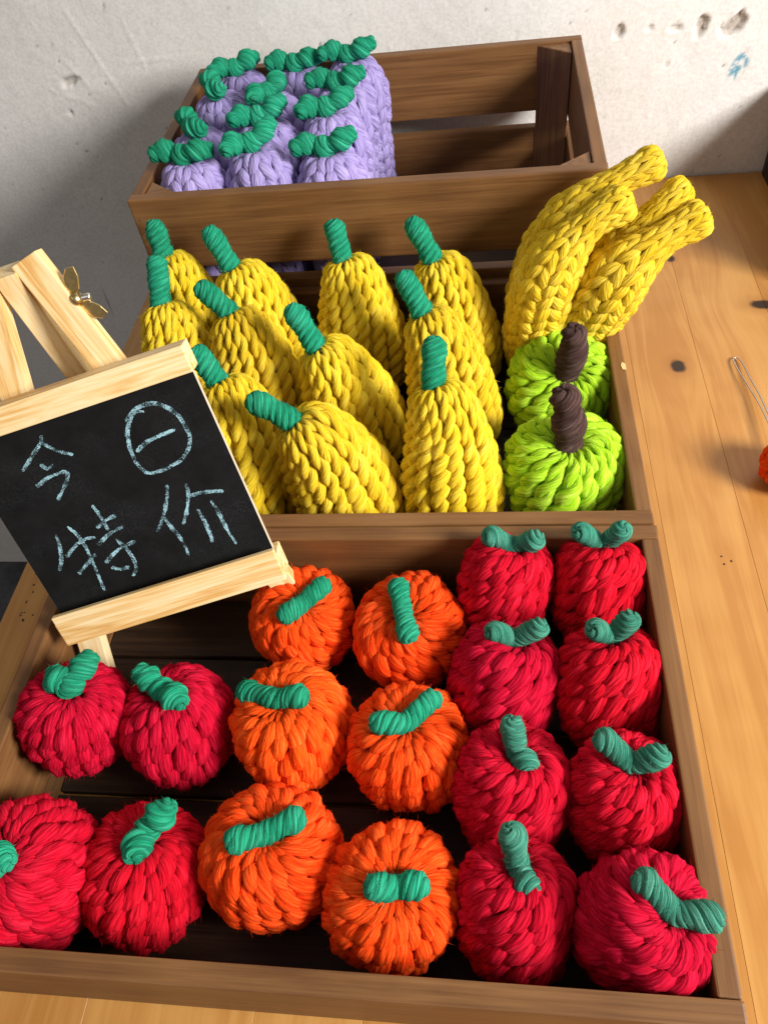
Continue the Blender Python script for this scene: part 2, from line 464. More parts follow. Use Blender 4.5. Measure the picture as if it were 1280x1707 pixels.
PEAR = {
    'P1': ((0.1785, 0.3762, 0.1400), (0.1504, 0.3815, 0.1586), (0.2120, 0.3720)),
    'P2': ((0.2877, 0.4073, 0.1450), (0.2890, 0.4276, 0.1701), (0.3000, 0.3720)),
    'P3': ((0.1848, 0.4657, 0.1400), (0.1681, 0.4810, 0.1681), (0.2130, 0.4550)),
    'P4': ((0.2750, 0.5000, 0.1450), (0.2607, 0.5159, 0.1711), (0.3020, 0.4700)),
    'P5': ((0.1964, 0.5812, 0.1500), (0.1905, 0.5957, 0.1769), (0.2080, 0.5550)),
    'P6': ((0.2814, 0.5732, 0.1500), (0.2652, 0.5882, 0.1783), (0.3000, 0.5580)),
    'P7': ((0.0896, 0.5764, 0.1500), (0.0747, 0.5886, 0.1814), (0.1180, 0.5560)),
    'P8': ((0.0998, 0.5127, 0.1450), (0.0789, 0.5195, 0.1689), (0.1200, 0.4780)),
    'P9': ((0.0221, 0.5875, 0.1600), (0.0176, 0.5999, 0.1858), (0.0400, 0.5600)),
    'P10': ((0.0326, 0.5243, 0.1500), (0.0336, 0.5443, 0.1810), (0.0420, 0.4800)),
    'P11': ((0.1063, 0.4252, 0.1400), (0.0924, 0.4368, 0.1631), (0.1280, 0.3900)),
}
BANANA = {
    'B1': [(0.3724, 0.5511, 0.0400), (0.3761, 0.5483, 0.1000), (0.3887, 0.5432, 0.1600), (0.4159, 0.5459, 0.1950), (0.4462, 0.5549, 0.2100)],
    'B2': [(0.3702, 0.5730, 0.0600), (0.3782, 0.5759, 0.1200), (0.4010, 0.5730, 0.1800), (0.4337, 0.5738, 0.2120), (0.4719, 0.5807, 0.2280)],
    'B3': [(0.4127, 0.5461, 0.0500), (0.4223, 0.5468, 0.1000), (0.4430, 0.5372, 0.1500), (0.4721, 0.5376, 0.1800), (0.5070, 0.5491, 0.1950)],
    'B4': [(0.4099, 0.5990, 0.0600), (0.4262, 0.5812, 0.1200), (0.4485, 0.5661, 0.1650), (0.4704, 0.5599, 0.1950), (0.4930, 0.5660, 0.2120)],
}
CHALK = [
    [
        [(0.0557, 0.1266), (0.0527, 0.1223), (0.0429, 0.1156), (0.0319, 0.1083)],
        [(0.0531, 0.1230), (0.0598, 0.1144), (0.0685, 0.1083)],
        [(0.0455, 0.1083), (0.0478, 0.1047), (0.0530, 0.1058)],
        [(0.0350, 0.0953), (0.0459, 0.0987), (0.0572, 0.0992), (0.0592, 0.0970)],
        [(0.0591, 0.0974), (0.0540, 0.0912), (0.0430, 0.0819)],
    ],
    [
        [(0.1244, 0.1204), (0.1184, 0.1220), (0.1121, 0.1162), (0.1072, 0.1081), (0.1049, 0.0998), (0.1043, 0.0898), (0.1073, 0.0812), (0.1160, 0.0792), (0.1293, 0.0811), (0.1387, 0.0863), (0.1441, 0.0936), (0.1451, 0.1023), (0.1434, 0.1117), (0.1385, 0.1195), (0.1304, 0.1240), (0.1220, 0.1242), (0.1143, 0.1207), (0.1104, 0.1180)],
        [(0.1078, 0.0969), (0.1176, 0.1009), (0.1269, 0.1022), (0.1380, 0.1029)],
    ],
    [
        [(0.0290, 0.0585), (0.0269, 0.0489), (0.0230, 0.0398), (0.0175, 0.0322)],
        [(0.0395, 0.0619), (0.0429, 0.0526), (0.0432, 0.0390), (0.0413, 0.0226), (0.0391, 0.0070)],
        [(0.0271, 0.0405), (0.0381, 0.0470), (0.0467, 0.0492), (0.0533, 0.0483)],
        [(0.0285, 0.0254), (0.0395, 0.0318), (0.0469, 0.0360)],
        [(0.0627, 0.0711), (0.0640, 0.0613), (0.0639, 0.0503)],
        [(0.0578, 0.0545), (0.0658, 0.0577), (0.0738, 0.0589)],
        [(0.0520, 0.0421), (0.0634, 0.0474), (0.0746, 0.0495)],
        [(0.0505, 0.0275), (0.0631, 0.0340), (0.0780, 0.0366)],
        [(0.0655, 0.0425), (0.0688, 0.0341), (0.0699, 0.0231), (0.0677, 0.0154), (0.0633, 0.0115)],
        [(0.0528, 0.0228), (0.0577, 0.0194), (0.0641, 0.0188)],
    ],
    [
        [(0.1164, 0.0685), (0.1110, 0.0578), (0.1029, 0.0467), (0.0949, 0.0383)],
        [(0.1037, 0.0484), (0.1056, 0.0376), (0.1079, 0.0265), (0.1073, 0.0137)],
        [(0.1286, 0.0653), (0.1268, 0.0581), (0.1207, 0.0465), (0.1140, 0.0377)],
        [(0.1268, 0.0562), (0.1373, 0.0555), (0.1498, 0.0521)],
        [(0.1277, 0.0460), (0.1286, 0.0357), (0.1282, 0.0256), (0.1273, 0.0180)],
        [(0.1392, 0.0483), (0.1403, 0.0376), (0.1406, 0.0233), (0.1423, 0.0112)],
    ],
]

# ------------------------------------------------------------------ material set
M = {}
M['red'] = yarn("red_yarn", (0.29, 0.002, 0.010), (0.51, 0.004, 0.020), (0.67, 0.017, 0.046))
M['orange'] = yarn("orange_yarn", (0.62, 0.034, 0.003), (0.88, 0.074, 0.006), (0.93, 0.140, 0.026))
M['yellow'] = yarn("yellow_yarn", (0.56, 0.35, 0.008), (0.80, 0.555, 0.020), (0.87, 0.68, 0.10))
M['banana'] = yarn("banana_yarn", (0.52, 0.32, 0.008), (0.77, 0.52, 0.022), (0.86, 0.67, 0.11))
M['purple'] = yarn("lilac_yarn", (0.21, 0.16, 0.38), (0.35, 0.285, 0.59), (0.47, 0.40, 0.70))
M['lime'] = yarn("lime_yarn", (0.19, 0.40, 0.006), (0.37, 0.63, 0.018), (0.53, 0.76, 0.09))
M['green'] = yarn("green_yarn", (0.008, 0.16, 0.085), (0.016, 0.30, 0.165), (0.06, 0.42, 0.27))
M['teal'] = yarn("teal_yarn", (0.018, 0.125, 0.085), (0.042, 0.225, 0.155), (0.13, 0.35, 0.26))
M['brown'] = yarn("brown_yarn", (0.030, 0.015, 0.014), (0.070, 0.038, 0.034), (0.13, 0.085, 0.075))
M['crate'] = wood("crate_wood", (0.120, 0.050, 0.017), (0.190, 0.087, 0.029), (0.250, 0.126, 0.047), rough=0.5, fine=0.7, lines=0.35)
M['slat'] = wood("shade_toned_slat_wood", (0.016, 0.008, 0.004), (0.034, 0.017, 0.008), (0.06, 0.03, 0.014))  # shade at the crate bottoms painted in as a near-black slat colour
M['dark_crate'] = wood("dark_stained_wood", (0.010, 0.008, 0.008), (0.022, 0.016, 0.014), (0.04, 0.03, 0.025))
M['pine'] = wood("pale_pine", (0.62, 0.34, 0.10), (0.76, 0.53, 0.24), (0.84, 0.67, 0.40), scale=1.5, rough=0.55, lines=0.9)
M['post'] = wood("post_wood", (0.11, 0.045, 0.016), (0.20, 0.095, 0.036), (0.27, 0.14, 0.06))

KNOTS = [(0.5266, 0.5898, 0.0075, 0.009), (0.631, 0.6875, 0.013, 0.008), (0.548, 0.7845, 0.005, 0.006)]
def table_material():
    m = wood("table_pine", (0.40, 0.178, 0.042), (0.495, 0.252, 0.070), (0.55, 0.302, 0.095), scale=0.62, rough=0.34, lines=0.45, bump=0.05, fine=0.3, warp=KNOTS)
    nt = m.node_tree
    b = nt.nodes["Principled BSDF"]
    col = b.inputs['Base Color'].links[0].from_socket
    geo = N(nt, 'ShaderNodeNewGeometry')
    sep = N(nt, 'ShaderNodeSeparateXYZ')
    nz = N(nt, 'ShaderNodeTexNoise', inp={'Scale': 90.0, 'Detail': 2.0})
    nt.links.new(geo.outputs['Position'], nz.inputs[0])
    ad = N(nt, 'ShaderNodeVectorMath', operation='MULTIPLY_ADD', inp={1: (0.006, 0.006, 0)})
    nt.links.new(nz.outputs['Color'], ad.inputs[0]); nt.links.new(geo.outputs['Position'], ad.inputs[2])
    nt.links.new(ad.outputs[0], sep.inputs[0])
    for (x, y, a, c_) in [(0.5296, 0.5928, 0.0075, 0.009), (0.634, 0.6905, 0.013, 0.008), (0.551, 0.7875, 0.005, 0.006)]:
        dx = mathn(nt, 'DIVIDE', mathn(nt, 'SUBTRACT', sep.outputs[0], x), a)
        dy = mathn(nt, 'DIVIDE', mathn(nt, 'SUBTRACT', sep.outputs[1], y), c_)
        d = mathn(nt, 'SQRT', mathn(nt, 'ADD', mathn(nt, 'MULTIPLY', dx, dx), mathn(nt, 'MULTIPLY', dy, dy)))
        halo = mathn(nt, 'MULTIPLY', mathn(nt, 'SUBTRACT', 1.0, mathn(nt, 'DIVIDE', d, 2.6), clamp=True), 0.55)
        col = mixc(nt, halo, col, (0.22, 0.065, 0.010))
        core = mathn(nt, 'MULTIPLY', mathn(nt, 'SUBTRACT', 1.2, d, clamp=True), 2.2, clamp=True)
        col = mixc(nt, core, col, (0.030, 0.014, 0.006))
    for (x, y) in [(-0.0909, 0.3276), (-0.0886, 0.3155), (-0.0858, 0.3083), (-0.0886, 0.2973), (-0.0855, 0.2852), (-0.0884, 0.2852),
                   (-0.0881, 0.2815), (-0.0846, 0.2771), (-0.0761, 0.2835), (0.523, 0.346), (0.530, 0.341), (0.524, 0.338)]:
        dx = mathn(nt, 'SUBTRACT', sep.outputs[0], x + 0.003); dy = mathn(nt, 'SUBTRACT', sep.outputs[1], y + 0.003)
        d = mathn(nt, 'ADD', mathn(nt, 'MULTIPLY', dx, dx), mathn(nt, 'MULTIPLY', dy, dy))
        col = mixc(nt, mathn(nt, 'LESS_THAN', d, 0.0011 ** 2), col, (0.05, 0.02, 0.006))
    nt.links.new(col, b.inputs['Base Color'])
    return m
M['table'] = table_material()

def plain(name, color, rough=0.6, metal=0.0, noise=0.0, nscale=60.0, bump=0.0):
    m, nt, b = new_mat(name)
    b.inputs['Roughness'].default_value = rough
    b.inputs['Metallic'].default_value = metal
    tc = N(nt, 'ShaderNodeTexCoord')
    n = N(nt, 'ShaderNodeTexNoise', inp={'Scale': nscale, 'Detail': 6.0, 'Roughness': 0.65})
    nt.links.new(tc.outputs['Object'], n.inputs[0])
    lo = tuple(c_ * (1 - noise) for c_ in color); hi = tuple(min(1, c_ * (1 + noise)) for c_ in color)
    nt.links.new(ramp(nt, n.outputs[0], [(0.3, lo), (0.7, hi)]), b.inputs['Base Color'])
    if bump:
        bp = N(nt, 'ShaderNodeBump', inp={'Strength': bump, 'Distance': 0.001})
        nt.links.new(n.outputs[0], bp.inputs['Height']); nt.links.new(bp.outputs[0], b.inputs['Normal'])
    return m
M['slate'] = plain("black_chalkboard", (0.006, 0.006, 0.0065), 0.8, noise=0.5, nscale=40, bump=0.05)
def dust(m):
    nt = m.node_tree; b = nt.nodes['Principled BSDF']
    tc = N(nt, 'ShaderNodeTexCoord'); mp = N(nt, 'ShaderNodeMapping', inp={'Scale': (14, 30, 10), 'Rotation': (0, 0, 0.5)})
    nt.links.new(tc.outputs['Object'], mp.inputs[0])
    n = N(nt, 'ShaderNodeTexNoise', inp={'Scale': 1.0, 'Detail': 5.0, 'Roughness': 0.6}); nt.links.new(mp.outputs[0], n.inputs[0])
    n2 = N(nt, 'ShaderNodeTexNoise', inp={'Scale': 900.0, 'Detail': 1.0}); nt.links.new(tc.outputs['Object'], n2.inputs[0])
    f = mathn(nt, 'MULTIPLY', ramp(nt, n.outputs[0], [(0.45, (0, 0, 0)), (0.75, (1, 1, 1))]), ramp(nt, n2.outputs[0], [(0.45, (0, 0, 0)), (0.65, (1, 1, 1))]))
    col = b.inputs['Base Color'].links[0].from_socket
    nt.links.new(mixc(nt, mathn(nt, 'MULTIPLY', f, 0.045), col, (0.30, 0.36, 0.40)), b.inputs['Base Color'])
dust(M['slate'])
M['slate'].node_tree.nodes['Principled BSDF'].inputs['Specular IOR Level'].default_value = 0.15
M['brass'] = plain("brass_plated_steel", (0.62, 0.46, 0.20), 0.28, 1.0, noise=0.25, nscale=300)
M['steel'] = plain("zinc_steel", (0.66, 0.64, 0.60), 0.25, 1.0, noise=0.15, nscale=300)
M['floor'] = plain("dark_concrete", (0.060, 0.062, 0.070), 0.7, noise=0.7, nscale=14)
M['fibreboard'] = plain("fibreboard_edge", (0.55, 0.46, 0.34), 0.8, noise=0.15)

def chalk_material():
    m, nt, b = new_mat("blue_white_chalk")
    b.inputs['Base Color'].default_value = (0.30, 0.52, 0.60, 1)
    b.inputs['Roughness'].default_value = 0.95
    tc = N(nt, 'ShaderNodeTexCoord')
    n = N(nt, 'ShaderNodeTexNoise', inp={'Scale': 1500.0, 'Detail': 2.0, 'Roughness': 0.6})
    n2 = N(nt, 'ShaderNodeTexNoise', inp={'Scale': 160.0, 'Detail': 2.0})
    nt.links.new(tc.outputs['Object'], n.inputs[0]); nt.links.new(tc.outputs['Object'], n2.inputs[0])
    f = mathn(nt, 'ADD', n.outputs[0], mathn(nt, 'MULTIPLY', mathn(nt, 'MULTIPLY_ADD', mathn(nt, 'SUBTRACT', n2.outputs[0], 0.5), 1.7, 0.5), 0.5))
    al = ramp(nt, f, [(0.66, (0.03, 0.03, 0.03)), (0.86, (1, 1, 1))])
    nt.links.new(al, b.inputs['Alpha'])
    return m
M['chalk'] = chalk_material()

# ------------------------------------------------------------------ wall, floor, table
def vnoise(x, y, seed=0):
    xi, yi = np.floor(x).astype(np.int64), np.floor(y).astype(np.int64)
    fx, fy = x - xi, y - yi
    fx, fy = fx * fx * (3 - 2 * fx), fy * fy * (3 - 2 * fy)
    def h(a, b):
        n = (a * 374761393 + b * 668265263 + seed * 974711) & 0x7fffffff
        n = ((n ^ (n >> 13)) * 1274126177) & 0x7fffffff
        return (n % 10007) / 10007.0
    return ((h(xi, yi) * (1 - fx) + h(xi + 1, yi) * fx) * (1 - fy) + (h(xi, yi + 1) * (1 - fx) + h(xi + 1, yi + 1) * fx) * fy)

def build_wall():
    xs = np.concatenate([np.linspace(-2.2, -0.46, 30)[:-1], np.arange(-0.46, 0.80, 0.0028), np.linspace(0.80, 2.6, 25)[1:]])
    zs = np.concatenate([np.linspace(-0.9, -0.12, 24)[:-1], np.arange(-0.12, 0.32, 0.0028), np.linspace(0.32, 1.7, 16)[1:]])
    X, Z = np.meshgrid(xs, zs)
    D = np.zeros_like(X)
    for k, (f, a) in enumerate([(9, 0.0016), (28, 0.0007), (75, 0.0004), (190, 0.00025)]):
        D += a * (vnoise(X * f, Z * f, k) - 0.5)
    # small pimples and pinholes
    pn = vnoise(X * 330, Z * 330, 21); D += 0.0012 * np.clip(pn - 0.93, 0, 1) / 0.07
    pn2 = vnoise(X * 260, Z * 260, 22); pit = np.clip(pn2 - 0.955, 0, 1) / 0.045
    D -= 0.0014 * pit
    chip = np.zeros_like(X); blue = np.zeros_like(X)
    wob = 0.6 * (vnoise(X * 90, Z * 90, 31) - 0.5) + 0.5 * (vnoise(X * 260, Z * 260, 32) - 0.5)
    for (x, z, a, c_, tilt, deep) in [(0.5805, 0.1789, 0.0085, 0.0105, 0.25, 1), (0.6175, 0.1795, 0.0135, 0.0125, 0.5, 1), (0.4875, 0.1825, 0.006, 0.007, 0, .8),
                                      (0.5218, 0.1833, 0.006, 0.003, 0, .5), (0.5513, 0.1807, 0.010, 0.005, 0.1, .6), (-0.2033, 0.1825, 0.014, 0.007, 0.3, .7),
                                      (-0.2207, 0.1445, 0.005, 0.004, 0, .35), (0.548, 0.141, 0.002, 0.004, .5, .5)]:
        dx = (X - x) / a; dz = (Z - z - tilt * (X - x)) / c_
        d = np.sqrt(dx * dx + dz * dz) + wob
        inn = np.clip((1 - d) * 3, 0, 1)
        chip = np.maximum(chip, inn * deep)
        D -= 0.0060 * deep * inn
        D += 0.0003 * np.exp(-((d - 1.15) / 0.22) ** 2)
    # scraped patch where older blue paint shows
    dx = (X - 0.6335 - 0.25 * (Z - 0.134)) / 0.0115; dz = (Z - 0.1335) / 0.020
    d = np.sqrt(dx * dx + dz * dz)
    scr = vnoise(X * 420 + Z * 90, Z * 260 - X * 160, 41)
    blue = np.clip((1.0 - d) * 2.2, 0, 1) * np.clip((scr - 0.36) * 5, 0, 1) * (Z < 0.150 + 0.02 * (vnoise(X * 150, Z * 150, 43) - .5))
    chip = np.maximum(chip, 0.55 * np.clip((1.1 - d) * 2, 0, 1) * (scr > 0.70))
    D -= 0.0008 * np.clip(1.05 - d, 0, 1)
    # trowel scratches
    for (x0, z0, x1, z1, w) in [(-0.176, 0.262, -0.138, 0.148, 0.0007), (-0.108, 0.245, -0.098, 0.19, 0.0006), (-0.20, 0.205, -0.18, 0.175, 0.0007),
                                (-0.13, 0.198, -0.06, 0.200, 0.0005), (-0.165, 0.12, -0.15, 0.10, 0.0006), (-0.235, 0.175, -0.185, 0.15, 0.0005)]:
        L2 = (x1 - x0) ** 2 + (z1 - z0) ** 2
        t = np.clip(((X - x0) * (x1 - x0) + (Z - z0) * (z1 - z0)) / L2, 0, 1)
        dd = np.hypot(X - x0 - t * (x1 - x0), Z - z0 - t * (z1 - z0))
        D += 0.0009 * np.exp(-(dd / (w * 2)) ** 2)
    V = np.stack([X, 0.976 - D, Z], -1).reshape(-1, 3)
    n0, n1 = X.shape
    idx = np.arange(n0 * n1).reshape(n0, n1)
    F = np.stack([idx[:-1, :-1], idx[:-1, 1:], idx[1:, 1:], idx[1:, :-1]], -1).reshape(-1, 4)
    m, nt, b = new_mat("old_painted_plaster")
    tc = N(nt, 'ShaderNodeTexCoord')
    a1 = N(nt, 'ShaderNodeAttribute', attribute_name="chip"); a2 = N(nt, 'ShaderNodeAttribute', attribute_name="blue"); a3 = N(nt, 'ShaderNodeAttribute', attribute_name="pit")
    n1_ = N(nt, 'ShaderNodeTexNoise', inp={'Scale': 6.0, 'Detail': 8.0, 'Roughness': 0.7})
    n2_ = N(nt, 'ShaderNodeTexNoise', inp={'Scale': 260.0, 'Detail': 4.0, 'Roughness': 0.7})
    nt.links.new(tc.outputs['Object'], n1_.inputs[0]); nt.links.new(tc.outputs['Object'], n2_.inputs[0])
    c0 = ramp(nt, n1_.outputs[0], [(0.3, (0.66, 0.645, 0.62)), (0.7, (0.78, 0.77, 0.755))])
    c0 = mixc(nt, 0.35, c0, ramp(nt, n2_.outputs[0], [(0.35, (0.48, 0.46, 0.44)), (0.6, (0.78, 0.77, 0.76))]))
    chipc = ramp(nt, n2_.outputs[0], [(0.35, (0.30, 0.26, 0.225)), (0.65, (0.50, 0.455, 0.41))])
    c0 = mixc(nt, a1.outputs['Fac'], c0, chipc)
    c0 = mixc(nt, a2.outputs['Fac'], c0, (0.10, 0.30, 0.42))
    c0 = mixc(nt, a3.outputs['Fac'], c0, (0.16, 0.14, 0.12))
    nt.links.new(c0, b.inputs['Base Color'])
    b.inputs['Roughness'].default_value = 0.75
    bp = N(nt, 'ShaderNodeBump', inp={'Strength': 0.3, 'Distance': 0.0009})
    nt.links.new(n2_.outputs[0], bp.inputs['Height']); nt.links.new(bp.outputs[0], b.inputs['Normal'])
    me = mesh_np("wall", V, F, m)
    for nm, arr in (("chip", chip), ("blue", blue), ("pit", pit)):
        at = me.attributes.new(nm, 'FLOAT', 'POINT')
        at.data.foreach_set("value", arr.astype(np.float32).ravel())
    tag(link("wall", me), "rough white plaster wall with chipped holes and a blue paint scrape", kind="structure")
build_wall()

fl = mesh_np("floor", np.array([(-4, -4, -0.9), (4, -4, -0.9), (4, 0.99, -0.9), (-4, 0.99, -0.9)], float), np.array([[0, 1, 2, 3]]), M['floor'])
tag(link("floor", fl), "dark grey concrete floor far below the table", kind="structure")

table = thing("table", "honey coloured pine plank table pushed against the plaster wall", "table", (0.45, 0.25, -0.9))
def kid(name, me, parent, world, rotz=0.0, rot=None):
    o = link(name, me, parent)
    o.location = Vector(world) - parent.location
    o.rotation_euler = rot if rot is not None else (0, 0, rotz)
    return o
x = -0.1065
k = 0
while x < 1.15:
    w = random.choice((0.068, 0.085, 0.094, 0.110))
    me = box_mesh("plank", 1.42, w - 0.00006, 0.03, M['table'], 0.00028 if k else 0.002, 1)
    kid("plank", me, table, (x + w / 2, 0.262, -0.015), math.pi / 2)
    x += w; k += 1
for lx in (-0.06, 1.1):
    for ly in (-0.4, 0.9):
        kid("leg", box_mesh("leg", 0.87, 0.05, 0.05, M['table'], 0.003), table, (lx, ly, -0.465), rot=(0, math.pi / 2, 0))
kid("apron", box_mesh("apron", 1.25, 0.02, 0.07, M['table'], 0.002), table, (-0.06, 0.25, -0.066), math.pi / 2)

# ------------------------------------------------------------------ crates
def nail_mesh():
    bm = bmesh.new()
    bmesh.ops.create_cone(bm, cap_ends=True, segments=10, radius1=0.0013, radius2=0.0010, depth=0.0008, matrix=Matrix.Rotation(math.pi / 2, 4, 'X'))
    me = bpy.data.meshes.new("nail"); bm.to_mesh(me); bm.free(); me.materials.append(M['steel']); return me
NAIL = nail_mesh()
def make_crate(label, org, W, D, H, t, long_boards, end_boards, floor_z, slats, mat, posts=None, rotz=0.0, group="wooden crates"):
    c_ = thing("wooden_crate", label, "crate", org, group)
    c_.rotation_euler.z = rotz
    def put(name, me, p, rot=(0, 0, 0)):
        o = link(name, me, c_); o.location = p; o.rotation_euler = rot; return o
    for y in (t / 2, D - t / 2):
        for (z0, z1) in long_boards:
            put("side_board", box_mesh("side_board", W, t, z1 - z0, mat, 0.0016, 2, 0.0003), (W / 2, y, (z0 + z1) / 2))
    for xx in (t / 2, W - t / 2):
        for (z0, z1) in end_boards:
            put("end_board", box_mesh("end_board", D - 2 * t - 0.0006, t - 0.0006, z1 - z0 - 0.0006, mat, 0.0014, 2, 0.0002), (xx, D / 2, (z0 + z1) / 2), (0, 0, math.pi / 2))
    for (z0, z1) in long_boards:
        if z1 - z0 < 0.03: continue
        for xx in (t * 0.5, W - t * 0.5):
            for zz in (z0 + (z1 - z0) * 0.28, z0 + (z1 - z0) * 0.74):
                put("nail", NAIL, (xx + random.uniform(-0.0015, 0.0015), 0.0002, zz + random.uniform(-0.003, 0.003)))
    gap = 0.0018
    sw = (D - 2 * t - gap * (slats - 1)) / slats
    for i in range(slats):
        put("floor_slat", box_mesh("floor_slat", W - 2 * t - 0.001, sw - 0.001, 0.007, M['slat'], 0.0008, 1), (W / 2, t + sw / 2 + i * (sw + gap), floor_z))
    if posts:
        px_, py_ = posts
        for sx in (0, 1):
            for sy in (0, 1):
                a = [(0, 0), (px_, 0), (0, py_)]
                pts = []
                for (u, v) in a:
                    pts.append(((t + 0.0004 + u) if sx == 0 else (W - t - 0.0004 - u), (t + 0.0004 + v) if sy == 0 else (D - t - 0.0004 - v)))
                bm = bmesh.new()
                lo = [bm.verts.new((0.012 - H / 2, p[0], p[1])) for p in pts]
                hi = [bm.verts.new((H / 2 - 0.003, p[0], p[1])) for p in pts]
                bm.faces.new(lo); bm.faces.new(hi)
                for i in range(3): bm.faces.new((lo[i], lo[(i + 1) % 3], hi[(i + 1) % 3], hi[i]))
                # local X is up: (x, y, z) local -> (z, x, y) in the crate
                cx = sum(p[0] for p in pts) / 3; cy = sum(p[1] for p in pts) / 3
                for v in bm.verts: v.co = Vector((v.co.x, v.co.y - cx, v.co.z - cy))
                bmesh.ops.recalc_face_normals(bm, faces=bm.faces)
                bmesh.ops.bevel(bm, geom=bm.edges[:], offset=0.0008, segments=1, affect='EDGES')
                me = bpy.data.meshes.new("corner_post"); bm.to_mesh(me); bm.free(); me.materials.append(M['post'])
                o = put("corner_post", me, (cx, cy, H / 2))
                o.rotation_euler = Matrix(((0, 1, 0), (0, 0, 1), (1, 0, 0))).to_euler()
    return c_

T = 0.0126
make_crate("shallow brown wooden crate in front holding red apples and oranges", (0, 0, 0), 0.45, 0.3052, 0.098, T,
           [(0.001, 0.098)], [(0.031, 0.098), (0.001, 0.013)], 0.0085, 5, M['crate'])
mid_crate = make_crate("shallow brown wooden crate in the middle holding pears, bananas and green apples", (-0.0013, 0.3060, 0), 0.45, 0.3150, 0.098, T,
           [(0.001, 0.098)], [(0.031, 0.098), (0.001, 0.013)], 0.0085, 5, M['crate'])
chip_bm = bmesh.new()
vs = [chip_bm.verts.new(p) for p in ((-0.004, -0.0022, 0), (0.0035, -0.0022, 0), (0.0062, 0.0006, 0), (0.002, 0.0018, 0), (-0.003, 0.0010, 0))]
chip_bm.faces.new(vs)
ext = bmesh.ops.extrude_face_region(chip_bm, geom=chip_bm.faces[:])
bmesh.ops.translate(chip_bm, vec=(0, 0, 0.0005), verts=[e for e in ext['geom'] if isinstance(e, bmesh.types.BMVert)])
bmesh.ops.recalc_face_normals(chip_bm, faces=chip_bm.faces)
chip_me = bpy.data.meshes.new("splinter"); chip_bm.to_mesh(chip_me); chip_bm.free(); chip_me.materials.append(M['pine'])
chip_o = link("splinter", chip_me, mid_crate); chip_o.location = (0.4475, 0.172, 0.0978); chip_o.rotation_euler = (0, 0, math.pi / 2)
make_crate("tall brown slatted wooden crate by the wall, half filled with lilac eggplants", (-0.0123, 0.6237, 0), 0.45, 0.3054, 0.201, T,
           [(0.126, 0.201), (0.032, 0.107), (0.001, 0.014)], [(0.126, 0.201), (0.032, 0.107), (0.001, 0.014)], 0.020, 5, M['crate'], posts=(0.036, 0.028), rotz=-0.0039)
make_crate("dark stained crate at the right edge against the wall", (0.690, 0.700, 0), 0.30, 0.265, 0.118, 0.012,
           [(0.001, 0.118)], [(0.001, 0.118)], 0.012, 3, M['dark_crate'])

# ------------------------------------------------------------------ knitted fruit
APPLE = [(0.055, 0), (0.025, 0.20), (0.005, 0.42), (0.055, 0.69), (0.20, 0.92), (0.45, 1.0), (0.70, 0.93), (0.89, 0.68), (0.97, 0.38), (0.965, 0)]
FLATA = [(0.16, 0), (0.08, 0.16), (0.02, 0.36), (0.03, 0.60), (0.16, 0.88), (0.42, 1.0), (0.68, 0.93), (0.88, 0.70), (0.97, 0.40), (0.965, 0)]
TALLA = [(0.09, 0), (0.03, 0.24), (0.0, 0.50), (0.045, 0.77), (0.15, 0.94), (0.36, 1.0), (0.62, 0.97), (0.83, 0.82), (0.96, 0.50), (0.985, 0)]
PEARP = [(0.02, 0), (0.0, 0.26), (0.02, 0.46), (0.08, 0.60), (0.20, 0.73), (0.36, 0.86), (0.54, 0.97), (0.70, 1.0), (0.85, 0.88), (0.96, 0.55), (1.0, 0)]
EGGP = [(0.02, 0), (0.0, 0.35), (0.03, 0.66), (0.10, 0.88), (0.20, 1.0), (0.40, 0.89), (0.75, 0.81), (0.92, 0.80), (0.99, 0.45), (1.0, 0)]
BANP = [(0.0, 0), (0.004, 0.45), (0.04, 0.75), (0.16, 0.92), (0.38, 1.0), (0.54, 0.93), (0.66, 0.74), (0.75, 0.53), (0.83, 0.43), (0.90, 0.47), (0.96, 0.53), (0.993, 0.38), (1.0, 0)]

LABEL = {
 'R1': "rearmost red yarn apple in the column beside the oranges, right half of front crate",
 'R2': "red yarn apple tucked in the back right corner of the front crate",
 'R3': "red yarn apple second from the back in the column beside the oranges",
 'R4': "red yarn apple with short V leaf against the right board, second from the back",
 'R5': "red yarn apple third from the back in the column beside the oranges, leaf end upright",
 'R6': "red yarn apple with wide V leaf against the right board, third from the back",
 'R7': "red yarn apple with long upright leaf at the front board, right of the front orange",
 'R8': "large red yarn apple in the front right corner, its leaf reaching over the rim",
 'O1': "orange yarn fruit under the right foot of the chalkboard, back row",
 'O2': "orange yarn fruit with upright leaf in the back row, left of the red apples",
 'O3': "orange yarn fruit in the middle row beside the left red apples",
 'O4': "orange yarn fruit in the middle row with a curved leaf, beside the right red apples",
 'O5': "orange yarn fruit in the front row with a long leaf, beside the left red apples",
 'O6': "orange yarn fruit nearest the front board with a short level leaf",
 'A1': "red yarn apple with crumpled leaf in the left corner below the chalkboard",
 'A2': "red yarn apple with leaf slanting down right, second from left below the chalkboard",
 'A3': "red yarn apple cut off by the left edge, front row",
 'A4': "red yarn apple with crumpled leaf in the front row, left of the oranges",
 'G1': "lime green yarn apple with brown stem, the one nearer the bananas",
 'G2': "lime green yarn apple with brown stem at the front board of the middle crate",
}
